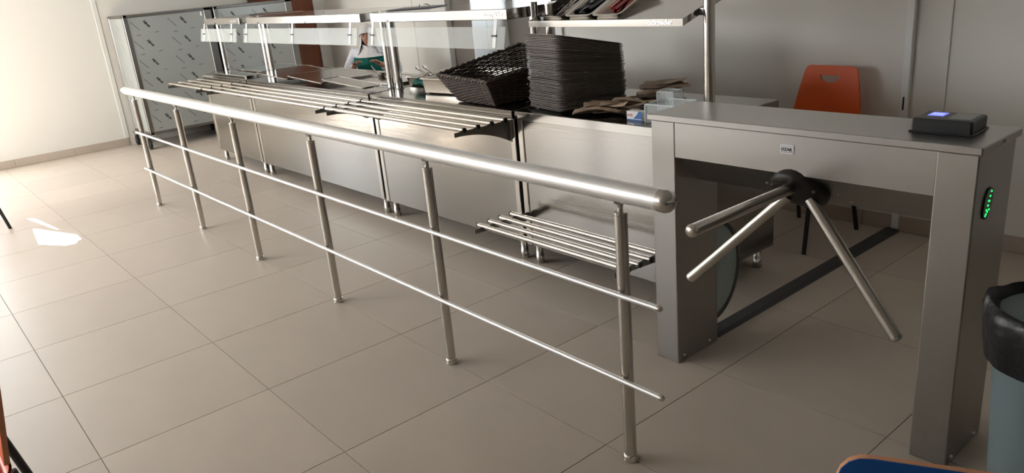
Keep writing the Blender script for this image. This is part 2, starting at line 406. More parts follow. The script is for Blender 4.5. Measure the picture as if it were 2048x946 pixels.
for (x, yy) in ((5.17, .70), (5.43, .70), (5.46, .73)):
    m = MB(); m.lathe((x, yy, .868 - (yy - .62) * .866), AX, [(-.001, .006), (.003, .005), (.0035, .0005)], 8); m.build('screw', 'steel_tube', bm_)
# badge with the maker's word
m = MB(); m.prism([(x, TY0 - .0005, z) for x, z in rrect(5.266, .936, 5.315, .966, .003, 2)], (0, .003, 0)); bd = m.build('badge', 'badge', bm_)
m = MB(); m.merge(text_bm('OZAK', .0148, .0004, 0, .0004), frame_m((5.2895, TY0 - .0012, .9505), (1, 0, 0), (0, 0, 1))); tag(m.build('lettering', 'ink', bd), kind='stuff')
m = MB(); m.box((5.268, TY0 - .0012, .9605), (5.313, TY0 + .001, .9615)); m.box((5.268, TY0 - .0012, .941), (5.306, TY0 + .001, .942))
m.prism([(5.307, TY0 - .0012, .943), (5.3115, TY0 - .0012, .943), (5.3115, TY0 - .0012, .938)], (0, .001, 0)); tag(m.build('badge_line', 'ink', bd), kind='stuff')
# status light on the end face
m = MB()
pl = [(TX1 + .0005, .708 + math.cos(t) * .030 + .008 * math.sin(t), .843 + math.sin(t) * .046) for t in [k * 2 * math.pi / 28 for k in range(28)]]
m.prism(pl, (.004, 0, 0)); ll = m.build('status_light', 'led_lens', ts)
m = MB()
for (dy, dz) in ((.012, .033), (.006, .020), (-.002, .007), (.003, .006), (-.004, -.006), (-.012, -.018), (.006, -.020), (-.005, -.024), (-.012, -.030), (-.017, -.034)):
    m = MB(); m.lathe((TX1 + .0045, .709 + dy, .843 + dz), (1, 0, 0), [(0, .0034), (.0015, .003), (.002, .0005)], 8)
    m.build('diode', 'led_green', ll)
# round glass wing behind the left pedestal
m = MB(); arc = []
for k in range(25):
    t = math.radians(-90 + 180 * k / 24); arc.append((.905 + math.cos(t) * .195, .298 + math.sin(t) * .225))
m.prism([(4.774, a, b) for a, b in arc], (.010, 0, 0)); wg = m.build('glass_wing', 'wing_glass', ts)
m = MB(); m.tube([(4.779, a, b) for a, b in arc], .013, 8); m.build('wing_rim', 'wing_rim', wg)
m = MB(); m.box((4.766, TY1, .03), (4.815, TY1 + .022, .60), .003); m.build('wing_bracket', 'steel_turnstile', ts)

# card reader on the turnstile
cr = thing('card_reader', 'black card reader with lit blue screen on the turnstile top', 'card reader', (5.71, .77, 1.024))
m = MB(); R = Matrix.Rotation(math.radians(2), 4, 'Z'); B = Matrix.Translation((5.715, .775, 1.024)) @ R
m.box((-.083, -.058, 0), (.083, .062, .042), .006, B, 2); cb = m.build('case', 'black_plastic', cr)
m = MB(); m.box((-.088, -.063, 0), (.088, .066, .006), .002, B); m.build('base', 'black_plastic', cr)
m = MB(); m.box((-.058, -.008, .0415), (-.014, .042, .0432), .001, B); s1 = m.build('screen', 'screen_blue', cr)
m = MB()
for yy in (.005, .022): m.box((-.052, yy, .0432), (-.02, yy + .007, .0436), 0, B)
tag(m.build('display_text', 'screen_text', s1), kind='stuff')
m = MB(); m.box((.006, -.035, .0415), (.070, .048, .0428), .001, B); m.build('reading_pad', 'reader_pad', cr)

# cable cover on the floor, white trunking on the wall
m = MB(); m.prism([(4.738, .91, 0), (4.752, .91, .016), (4.808, .91, .016), (4.822, .91, 0)], (0, 1.69, 0))
cc = tag(m.build('cable_cover', 'dark_rail', None, (4.78, .91, 0)), 'dark grey floor cable cover running from the turnstile to the wall', 'cable cover')
ct = thing('cable_trunking', 'thin white cable trunking rising up the back wall beside the orange chair', 'cable trunking', (4.80, YB - .01, .016))
m = MB(); m.box((4.778, YB - .034, .017), (4.816, YB - .001, H - .05), .003); m.build('duct', 'white_trim', ct)
m = MB(); m.box((4.790, YB - .037, .69), (4.799, YB - .033, .76), .001); m.build('slot', 'black_plastic', ct)

# ------------------------------------------------------------------ serving counters
CY0, CY1, CT = .99, 1.77, .87
UN = [(-1.28, -.185, 'serving counter farthest from the turnstile, its top under two flat steel covers'),
      (-.165, 1.94, 'long serving counter whose top carries a row of three steel lids'),
      (1.962, 3.452, 'serving counter carrying the dark wicker basket and the steel food pan'),
      (3.474, 4.556, 'serving counter nearest the turnstile, carrying the stack of brown trays')]
for i, (a, b, lab) in enumerate(UN):
    u = thing('serving_counter', 'stainless steel ' + lab, 'counter', ((a + b) / 2, (CY0 + CY1) / 2, 0), 'serving counters in a line')
    m = MB(); m.box((a, CY0, CT - .042), (b, CY1, CT), .0035, seg=2); m.build('worktop', 'steel_top', u)
    m = MB(); m.box((a + .001, CY0 - .004, CT - .044), (b - .001, CY0 - .0005, CT - .001), .0012); m.build('front_edge', 'steel', u)
    m = MB(); m.box((a + .045, CY0 + .014, .115), (b - .045, CY0 + .03, CT - .043), .002); m.build('front_panel', 'steel_panel', u)
    for xx in (a + .002, b - .042):
        m = MB(); m.box((xx, CY0 + .008, .115), (xx + .04, CY0 + .05, CT - .043), .003); m.build('corner_post', 'steel_post', u)
    for xx in (a + .006, b - .012):
        m = MB(); m.box((xx, CY0 + .05, .115), (xx + .006, CY1 - .01, CT - .043)); m.build('side_panel', 'steel_panel', u)
    m = MB(); m.box((a + .02, CY1 - .02, .115), (b - .02, CY1 - .006, CT - .043)); m.box((a + .02, CY0 + .03, .115), (b - .02, CY1 - .02, .13)); m.build('back_panel', 'steel_panel', u)
    for xx in (a + .05, b - .06):
        for yy in (CY0 + .055, CY1 - .07):
            m = MB(); m.lathe((xx, yy, 0), (0, 0, 1), [(0, .024), (.02, .026), (.022, .023), (.05, .023), (.052, .021), (.118, .021)], 16); m.build('foot', 'steel_post', u)
# tray slides
def tray_slide(x0, x1, ys, z, r, label, brackets, drop):
    t = thing('tray_slide', label, 'tray slide', ((x0 + x1) / 2, CY0, z), 'tubular slides on the counter fronts')
    for yv in ys:
        m = MB(); m.tube([(x0, yv, z), (x1, yv, z)], r, 14); tb = m.build('tube', 'steel_tube', t)
        for xx, s in ((x0, -1), (x1, 1)):
            m = MB(); m.lathe((xx, yv, z), (s, 0, 0), [(-.004, r + .0006), (.004, r + .0008), (.006, r * .8), (.0062, .0005)], 14)
            m.build('end_cap', 'black_rubber', tb)
    for xb in brackets:
        m = MB(); y0 = ys[0] - .045; pr = [(y0, z - r * .9), (CY0 + .012, z - r * .9), (CY0 + .012, z - drop)]
        for k in range(1, 10):
            s = k / 10; pr.append((CY0 + .012 - (CY0 + .012 - y0) * s, z - r - .022 - (drop - r - .022) * (1 - s) ** 2.2))
        pr.append((y0, z - r - .022))
        m.prism([(xb, a, b) for a, b in pr], (.004, 0, 0)); m.box((xb - .012, CY0 + .004, z - drop), (xb + .018, CY0 + .014, z - r), .001); m.build('bracket', 'steel_dark', t)
YS = (.675, .765, .857, .950)
tray_slide(-1.33, -.412, YS, .826, .0125, 'short tray slide of four steel tubes on the farthest counter front', (-1.24, -.47), .13)
tray_slide(-.400, 1.905, YS, .826, .0125, 'longest tray slide of four steel tubes, in front of the steel lids', (-.21, 1.84), .13)
tray_slide(1.918, 3.438, YS, .826, .0125, 'tray slide of four steel tubes below the wicker basket', (2.0, 3.405), .13)
tray_slide(3.485, 4.535, (.665, .74, .815, .893), .325, .0125, 'low steel tube shelf near the floor, beside the turnstile', (3.51, 4.49), .06)

# ------------------------------------------------------------------ overhead shelves with guards
def post_at(u, x, y, z0, z1):
    m = MB(); m.tube([(x, y, z0), (x, y, z1)], .025, 20); p = m.build('post', 'steel_post', u)
    m = MB(); m.lathe((x, y, z0), (0, 0, 1), [(0, .033), (.004, .032), (.006, .0252)], 18); m.build('flange', 'steel_dark', p)
HS_ = [(-1.127, -.254, (-1.215, -.190), (-.975, -.30), 'steel overhead shelf with glass guard above the two flat covers'),
       (-.086, 1.861, (-.105, 1.872), (.033, .924, 1.82), 'longest steel overhead shelf with glass guard, above the three lids'),
       (2.0, 3.40, (1.978, 3.425), (2.116, 3.37), 'steel overhead shelf with glass guard above the wicker basket')]
for i, (a, b, px, st, lab) in enumerate(HS_):
    y0, z0, z1 = 1.055, 1.334, 1.390
    u = thing('overhead_shelf', lab, 'shelf', ((a + b) / 2, 1.25, CT), 'overhead shelves of the serving line')
    m = MB(); m.box((a, y0, z0), (b, y0 + .62, z1), .003); sh = m.build('shelf_box', 'steel', u)
    for x in px:
        post_at(u, x, 1.22, CT, z1 + (.02 if x > 3 else 0))
        x2 = a if abs(x - a) < abs(x - b) else b
        m = MB(); m.box((min(x, x2) - .002, 1.205, 1.35), (max(x, x2) + .002, 1.235, 1.375)); m.build('arm_plate', 'steel_dark', u)
    m = MB(); T = frame_m((0, 1.0, 1.305), (1, 0, 0), (0, .022, .105))
    m.box((a + .052, -.116, -.004), (b + .052 if i else b + .06, 0, .004), .001, T); gg = m.build('glass_guard', 'guard_glass', u)
    for x in st:
        m = MB(); m.box((x - .013, -.108, .0045), (x + .013, .042, .0065), 0, T); sp = m.build('strap', 'white_trim', gg)
        m = MB(); m.box((x - .020, -.052, .006), (x + .020, -.043, .014), .001, T); m.build('clamp', 'black_plastic', sp)
    m = MB(); tw = text_bm('öztiryakiler', .036, .0012, .12, .0006)
    m.merge(tw, frame_m((b - .115 if i == 2 else b - .13, y0 - .001, 1.364), (1, 0, 0), (0, 0, 1))); tag(m.build('lettering', 'logo_relief', sh), kind='stuff')
# tilted cutlery shelf
u = thing('overhead_shelf', 'tilted steel overhead shelf holding pans of cutlery, above the brown trays', 'shelf', (3.96, 1.3, CT), 'overhead shelves of the serving line')
TL = math.radians(16.5); SX0, SX1 = 3.455, 4.46
T4 = frame_m((0, 1.155, 1.288), (1, 0, 0), (0, math.cos(TL), math.sin(TL)))
m = MB(); sn, cs_ = math.sin(TL), math.cos(TL); m.prism([(SX0, 1.155, 1.286), (SX0, 1.155 + .5 * cs_, 1.286 + .5 * sn), (SX0, 1.155 + .5 * cs_, 1.317 + .5 * sn), (SX0, 1.155, 1.317)], (SX1 - SX0, 0, 0)); sh = m.build('shelf_box', 'steel', u)
m = MB(); m.merge(text_bm('öztiryakiler', .030, .0012, .12, .0006), frame_m((4.333, 1.1545, 1.3035), (1, 0, 0), (0, -math.sin(TL) * 0, 1))); tag(m.build('lettering', 'logo_relief', sh), kind='stuff')
post_at(u, 3.532, 1.235, CT, 1.395); post_at(u, 4.502, 1.285, CT, 1.62)
m = MB(); m.box((4.455, 1.27, 1.32), (4.49, 1.30, 1.35)); m.build('arm_plate', 'steel_dark', u)
m = MB(); m.box((3.40, 1.19, 1.41), (3.60, 1.60, 1.418), .001); m.build('cover_plate', 'steel', u)
def pan(name, M_, L, W, D, label, cat, group=None, m_='steel_tube', rim=.012, loc=(0, 0, 0)):
    """open pan, local x across, y along, z up, rim at z=D"""
    t = thing(name, label, cat, loc, group); mb = MB()
    def loop(x, y, z, r): return [M_ @ V((px, py, z)) for px, py in rrect(-x, -y, x, y, r, 4)]
    x, y = W / 2, L / 2
    rings = [loop(x + rim, y + rim, D - .003, .028), loop(x + rim, y + rim, D, .028), loop(x, y, D, .022), loop(x - .004, y - .004, D - .01, .02), loop(x - .012, y - .012, .012, .02), loop(x - .03, y - .03, .003, .012)]
    mb.ring_sweep(rings, False, False)
    mb2 = [loop(x - .03, y - .03, .003, .012)]
    mb.bm.faces.new([mb.bm.verts.new(p) for p in mb2[0]])
    out = [loop(x + rim, y + rim, D - .003, .028), loop(x + .002, y + .002, D - .004, .022), loop(x - .002, y - .002, D - .012, .02), loop(x - .010, y - .010, .010, .02), loop(x - .03, y - .03, 0, .012)]
    mb.ring_sweep(out, False, False); mb.bm.faces.new([mb.bm.verts.new(p) for p in out[-1]])
    mb.build('body', m_, t); return t
pc = [(3.60, 'left'), (3.795, 'middle'), (3.985, 'right')]
PL = math.radians(24)
lab = ['steel pan of loose metal cutlery on the tilted shelf', 'steel pan of dark wrapped packets between cutlery and red packets', 'steel pan of red packets at the right on the tilted shelf']
for k, (x, _) in enumerate(pc):
    cy = 1.352; cz = 1.288 + (cy - 1.155) * math.tan(TL) - .004
    Mp = frame_m((x, cy, cz + .012), (1, 0, 0), (0, math.cos(PL), math.sin(PL)))
    pan('cutlery_pan', Mp, .32, .165, .058, lab[k], 'pan', 'cutlery pans on the tilted shelf', loc=(x, cy, cz))
    nm = ['cutlery_piece', 'dark_packet', 'red_packet'][k]
    lb = ['metal cutlery piece lying loose in the left steel pan', 'dark wrapped packet lying in the middle steel pan', 'red packet lying in the right steel pan'][k]
    gp = ['loose cutlery in the pan', 'dark packets in the pan', 'red packets in the pan'][k]
    src = None
    for q in range(16):
        if src is None or k == 0 and q in (1,):
            mb = MB()
            if k == 0:
                mb.tube([(0, -.07, 0), (0, 0, .004), (0, .04, 0)], [.0045, .003, .003], 6)
                mb.lathe((0, .04, 0), (0, 1, 0), [(0, .003), (.012, .010), (.03, .012), (.045, .007), (.05, .001)], 8)
            else:
                mb.box((-.011, -.06, -.003), (.011, .06, .003), .002)
            src = mb.build(nm, ['cutlery', 'pack_dark', 'pack_red'][k]); o = src
        else:
            o = src.copy(); C.objects.link(o)
        tag(o, lb, 'cutlery' if k == 0 else 'packet', gp)
        o.matrix_world = Mp @ Matrix.Translation((random.uniform(-.045, .045), random.uniform(-.06, .05), .018 + .0022 * q)) @ Euler((random.uniform(-.14, .14), random.uniform(-.3, .3), random.uniform(-.55, .55))).to_matrix().to_4x4()

# clipboard on the third shelf
cp = thing('clipboard', 'dark clipboard lying on the overhead shelf above the basket', 'clipboard', (2.12, 1.36, 1.39))
m = MB(); Bc = Matrix.Translation((2.10, 1.36, 1.394)) @ Matrix.Rotation(math.radians(28), 4, 'Z')
m.box((-.17, -.12, -.003), (.17, .12, .002), .001, Bc); m.build('board', 'folder', cp)
m = MB(); m.box((-.165, -.115, .002), (.14, .115, .0035), 0, Bc @ Matrix.Rotation(.0, 4, 'X')); m.build('paper', 'folder', cp)
m = MB(); m.tube([Bc @ V((-.04, .112, .004)), Bc @ V((-.03, .10, .016)), Bc @ V((.03, .10, .016)), Bc @ V((.04, .112, .004))], .004, 8); m.build('clip', 'steel_tube', cp)

# ------------------------------------------------------------------ on the counters
# flat covers and lids
def lid(x0, x1, y0, y1, z, tilt, label, nm='pan_cover', group='lids along the counters', hand=False):
    cx, cy = (x0 + x1) / 2, (y0 + y1) / 2
    t = thing(nm, label, 'lid', (cx, cy, z), group); M_ = Matrix.Translation((cx, cy, z)) @ Matrix.Rotation(tilt, 4, 'Y')
    hx, hy = (x1 - x0) / 2, (y1 - y0) / 2
    mb = MB(); mb.prism([M_ @ V((a, b, .010)) for a, b in rrect(-hx, -hy, hx, hy, .02)], M_.to_3x3() @ V((0, 0, .003)))
    mb.prism([M_ @ V((a, b, 0)) for a, b in rrect(-hx + .012, -hy + .012, hx - .012, hy - .012, .02)], M_.to_3x3() @ V((0, 0, .0098)))
    mb.build('plate', 'steel_top', t)
    mb = MB(); mb.tube([M_ @ V((a, b, .0115)) for a, b in rrect(-hx, -hy, hx, hy, .02)], .004, 6, closed=True); mb.build('rolled_rim', 'steel_tube', t)
    if hand:
        mb = MB(); mb.tube([M_ @ V(p) for p in ((-.07, -hy + .05, .012), (-.07, -hy + .05, .026), (.07, -hy + .05, .026), (.07, -hy + .05, .012))], .006, 8); mb.build('handle', 'black_plastic', t)
    return t
lid(-.03, .56, 1.03, 1.50, .902, .050, 'left steel lid of the row on the long counter')
lid(.60, 1.18, 1.025, 1.50, .902, .050, 'middle steel lid of the row on the long counter')
lid(1.24, 1.85, 1.02, 1.185, .902, .050, 'steel lid at the right end of the row on the long counter') if False else None
lid(1.22, 1.83, 1.015, 1.17, .902, .050, 'narrow steel lid on the long counter, next to the twin posts')
lid(1.06, 1.80, 1.27, 1.62, .8735, .0, 'wide steel lid behind the narrow one on the long counter', hand=False)
lid(-1.16, -.30, 1.03, 1.18, .8735, 0, 'front flat steel cover on the farthest counter', 'flat_cover', 'flat covers on the farthest counter', False)
lid(-1.16, -.30, 1.27, 1.70, .8735, 0, 'rear flat steel cover on the farthest counter', 'flat_cover', 'flat covers on the farthest counter', False)
def ladle(pts, label, r=.005):
    t = thing('ladle', label, 'ladle', pts[0]); mb = MB(); mb.tube(pts, r, 8); mb.build('handle', 'steel_tube', t)
    p = V(pts[0]); mb = MB(); mb.lathe(p + V((0, 0, .002)), (0, 0, 1), [(0, .012), (.006, .028), (.018, .036), (.03, .038), (.029, .036), (.012, .026), (.008, .002)], 16, False); mb.build('bowl', 'steel_tube', t)
ladle([(1.36, 1.46, .884), (1.22, 1.50, .905), (1.02, 1.58, .925), (.93, 1.62, .935), (.915, 1.625, .925)], 'steel ladle lying across the wide lid before the seated woman')
# food pan with hooks and green cloth
Mp = frame_m((2.60, 1.42, CT + .001), (1, .12, 0), (-.12, 1, 0))
pan('food_pan', Mp, .50, .52, .10, 'deep steel food pan behind the wicker basket', 'pan', loc=(2.60, 1.42, CT))
Mq = frame_m((2.06, 1.52, CT + .001), (1, 0, 0), (0, 1, 0))
pan('food_pan', Mq, .40, .30, .065, 'low steel food pan behind the twin posts, left of the green cloth', 'pan', loc=(2.06, 1.52, CT))
for k, (a, b) in enumerate((((2.02, 1.50, .90), (1.70, 1.553, .952)), ((2.12, 1.47, .90), (1.795, 1.552, .968)))):
    a, b = V(a), V(b); d = (b - a).normalized(); s = V((-d.y, d.x, 0)).normalized() * -1
    pts = [a, a.lerp(b, .5), b, b + d * .02 + V((0, 0, .006)) + s * .008, b + d * .022 + s * .022, b + s * .028 - V((0, 0, .02))]
    ladle(pts, ['steel ladle with hooked handle leaning in the low pan, farther left', 'steel ladle with hooked handle leaning in the low pan, nearer the basket'][k])
m = MB(); rr = random.Random(3)
rings = []
for i in range(9):
    t = i / 8; cxx, cyy = 2.14 + .20 * t, 1.27 - .03 * t; rad = .026 + .010 * math.sin(t * 9) - (.012 if i in (0, 8) else 0)
    rings.append([V((cxx, cyy + rad * 1.5 * math.cos(q * 2 * math.pi / 12) * rr.uniform(.8, 1.2), CT + .052 + rad * .75 * math.sin(q * 2 * math.pi / 12) * rr.uniform(.75, 1.1))) for q in range(12)])
m.ring_sweep(rings); tag(m.build('cloth', 'cloth_green', None, (2.24, 1.26, CT)), 'crumpled dark green cloth beside the deep food pan', 'cloth')

# wicker basket: low front, high back
bk = thing('bread_basket', 'dark brown wicker basket with low front and high back', 'basket', (3.02, 1.30, CT))
b0 = [V((2.89, 1.06, CT + .004)), V((3.255, 1.035, CT + .004)), V((3.275, 1.56, CT + .004)), V((2.87, 1.60, CT + .004))]
b1 = [V((2.775, 1.00, 1.030)), V((3.255, .985, 1.012)), V((3.36, 1.63, 1.105)), V((2.70, 1.72, 1.118))]
def bp(s, h):
    """s along the loop 0..4, h 0..1 up the side"""
    k = int(s) % 4; f = s - int(s); a = b0[k].lerp(b0[(k + 1) % 4], f); b = b1[k].lerp(b1[(k + 1) % 4], f)
    return a.lerp(b, h)
def bn(s):
    k = int(s) % 4; d = b0[(k + 1) % 4] - b0[k]; n = V((d.y, -d.x, 0)).normalized(); return n
NS = (11, 12, 12, 14); stakes = []
for k in range(4):
    for q in range(NS[k]): stakes.append(k + q / NS[k])
m = MB()
for s in stakes: m.tube([bp(s, 0), bp(s, .5), bp(s, .985)], .0042, 5)
m.build('stakes', 'wicker', bk)['kind'] = 'stuff'
m = MB(); NH = 20
for h in range(NH):
    hh = (h + .6) / (NH + .4); pts = []
    for i, s in enumerate(stakes):
        nx = stakes[(i + 1) % len(stakes)] + (4 if i == len(stakes) - 1 else 0)
        off = .0055 * (1 if (i + h) % 2 else -1)
        pts.append(bp(s, hh) + bn(s) * off); pts.append(bp((s + nx) / 2 % 4, hh))
    m.tube(pts, .0046 + .0006 * ((h * 7) % 3), 5, closed=True)
m.build('weave', 'wicker', bk)['kind'] = 'stuff'
m = MB()
for ph in (0, math.pi):
    pts = []
    for i in range(320):
        s = 4 * i / 320; p = bp(s, 1.0); a = ph + i * .62; pts.append(p + bn(s) * .006 * math.cos(a) + V((0, 0, .006 * math.sin(a))))
    m.tube(pts, .0075, 6, closed=True)
m.build('rim', 'wicker_rim', bk)
m = MB(); m.prism(b0, (0, 0, .006)); m.build('bottom', 'wicker', bk)

# stack of trays, leaning back
A0 = V((3.475, 1.085, 0)); A1 = V((3.785, 1.03, 0)); dx = (A1 - A0).normalized(); dy = V((-dx.y, dx.x, 0))
def ordinal(n):
    one = 'zeroth first second third fourth fifth sixth seventh eighth ninth tenth eleventh twelfth thirteenth fourteenth fifteenth sixteenth seventeenth eighteenth nineteenth'.split()
    if n < 20: return one[n]
    tens = {2: ('twenty', 'twentieth'), 3: ('thirty', 'thirtieth'), 4: ('forty', 'fortieth')}[n // 10]
    return tens[1] if n % 10 == 0 else tens[0] + '-' + one[n % 10]
TW, TD, NT = .325, .43, 46
tb = None
for k in range(NT):
    zn, zf = CT + .003 + k * .00835, CT + .003 + k * .00625
    if tb is None:
        t = thing('serving_tray', '', 'tray', (0, 0, 0)); mb = MB()
        def lp(i, z, r): return [(a, b, z) for a, b in rrect(i, i, TW - i, TD - i, r, 3)]
        mb.ring_sweep([lp(.034, 0, .02), lp(.018, .002, .028), lp(.010, .0095, .03), lp(.001, .0102, .035), lp(0, .0128, .035), lp(.002, .0140, .034), lp(.011, .0135, .03), lp(.022, .005, .026), lp(.036, .0022, .02)], False, True)
        mb.build('tray_body', 'tray_brown', t); tb = t
    else: t = copy_tree(tb)
    t['label'] = 'brown serving tray, %s' % ('topmost of the tall stack, nothing on it' if k == NT - 1 else 'lowest of the tall stack, resting on the worktop' if k == 0 else ordinal(NT - k) + ' from the top of the tall stack')
    t['group'] = 'stacked brown serving trays'
    j = Matrix.Translation((random.uniform(-.005, .005), random.uniform(-.005, .005), 0)) @ Matrix.Rotation(random.uniform(-.014, .014), 4, 'Z')
    if k == 0: j = Matrix.Translation((.0, -.0, 0))
    o = A0 + V((0, 0, zn)); yv = dy * TD + V((0, 0, zf - zn))
    t.matrix_world = frame_m(o, dx, yv) @ j

# kraft pouches, small carton, clear holders
rp = random.Random(11); src = None
spots = []
for k in range(16): spots.append((3.955 + .010 * k + rp.uniform(-.035, .035), 1.10 + .007 * k + rp.uniform(-.03, .03), .012 + (k % 8) * .0065, rp.uniform(-.5, .35) - 1.15, 'front'))
for k in range(16): spots.append((4.07 + rp.uniform(-.05, .05), 1.42 + .012 * k * .7 + rp.uniform(-.05, .05), .014 + k * .0058, rp.uniform(-.5, .4) - 1.0, 'rear'))
for k, (x, yv, z, a, wh) in enumerate(spots):
    mb = MB(); L, W = .22, .07; wv = rp.uniform(0, 6)
    def fn(u, v, s=1): return V(((v - .5) * W, (u - .5) * L, .006 * math.sin(u * 5 + wv) + .005 * math.sin(v * 5 + wv * 2 + u * 3)))
    mb.grid(lambda u, v: fn(u, v) + V((0, 0, .0022 * math.sin(math.pi * v))), 8, 4); mb.grid(lambda u, v: fn(u, v) - V((0, 0, .0012)), 8, 4)
    o = mb.build('kraft_pouch', 'kraft')
    tag(o, 'brown paper cutlery pouch in the %s' % ('loose heap just right of the tray stack' if wh == 'front' else 'heap behind the clear holders'), 'pouch', 'kraft pouches, front heap' if wh == 'front' else 'kraft pouches, rear heap')
    o.location = (x, yv, CT + z); o.rotation_euler = (rp.uniform(-.05, .12), rp.uniform(-.18, .18), a)
cx = thing('carton', 'small white and blue carton on the worktop edge beside the pouches', 'box', (4.25, 1.075, CT))
m = MB(); m.box((4.203, 1.06, CT + .0005), (4.293, 1.10, CT + .046), .001); m.build('carton_body', 'carton_white', cx)
m = MB(); pb = [(4.243, CT + .012)]
for k in range(9): t = k / 8; pb.append((4.243 + .02 * t + .012 * math.sin(t * 2), CT + .012 + .0335 * t))
pb += [(4.2925, CT + .0455), (4.2925, CT + .012)]
m.prism([(a, 1.0592, b) for a, b in pb], (0, .0012, 0)); m.box((4.2035, 1.0592, CT + .002), (4.2925, 1.0604, CT + .0085)); tag(m.build('blue_print', 'carton_blue', cx), kind='stuff')
m = MB(); m.lathe((4.2115, 1.0600, CT + .026), (0, -1, 0), [(0, .0042), (.0008, .0042), (.0009, .0005)], 10)
for zz in (.022, .029): m.box((4.219, 1.0592, CT + zz), (4.240, 1.0602, CT + zz + .0035))
tag(m.build('red_print', 'carton_red', cx), kind='stuff')
def clear_box(x, y, z, w, d, h, yaw, label):
    t = thing('clear_holder', label, 'holder', (x, y, z), 'clear plastic holders'); M_ = Matrix.Translation((x, y, z)) @ Matrix.Rotation(yaw, 4, 'Z'); th = .005
    mb = MB(); mb.box((-w/2, -d/2, .0005), (w/2, d/2, th), 0, M_)
    mb.box((-w/2, -d/2, th), (-w/2 + th, d/2, h), 0, M_); mb.box((w/2 - th, -d/2, th), (w/2, d/2, h), 0, M_)
    mb.box((-w/2 + th, -d/2, th), (w/2 - th, -d/2 + th, h), 0, M_); mb.box((-w/2 + th, d/2 - th, th), (w/2 - th, d/2, h), 0, M_)
    mb.build('walls', 'acrylic', t)
    mb = MB()
    for sx in (-1, 1):
        for sy in (-1, 1): mb.box((sx * w/2 - .004, sy * d/2 - .004, 0.001), (sx * w/2 + .004, sy * d/2 + .004, h), .002, M_)
    for sy in (-1, 1): mb.box((-w/2, sy * d/2 - .003, h - .004), (w/2, sy * d/2 + .003, h + .002), .001, M_)
    for sx in (-1, 1): mb.box((sx * w/2 - .003, -d/2, h - .004), (sx * w/2 + .003, d/2, h + .002), .001, M_)
    tag(mb.build('edges', 'acrylic_edge', t), kind='stuff')
clear_box(4.40, 1.14, CT, .17, .16, .085, .05, 'long clear plastic holder right behind the small carton')
clear_box(4.265, 1.30, CT + .012, .085, .085, .092, .15, 'taller square clear plastic holder farther back by the pouches')

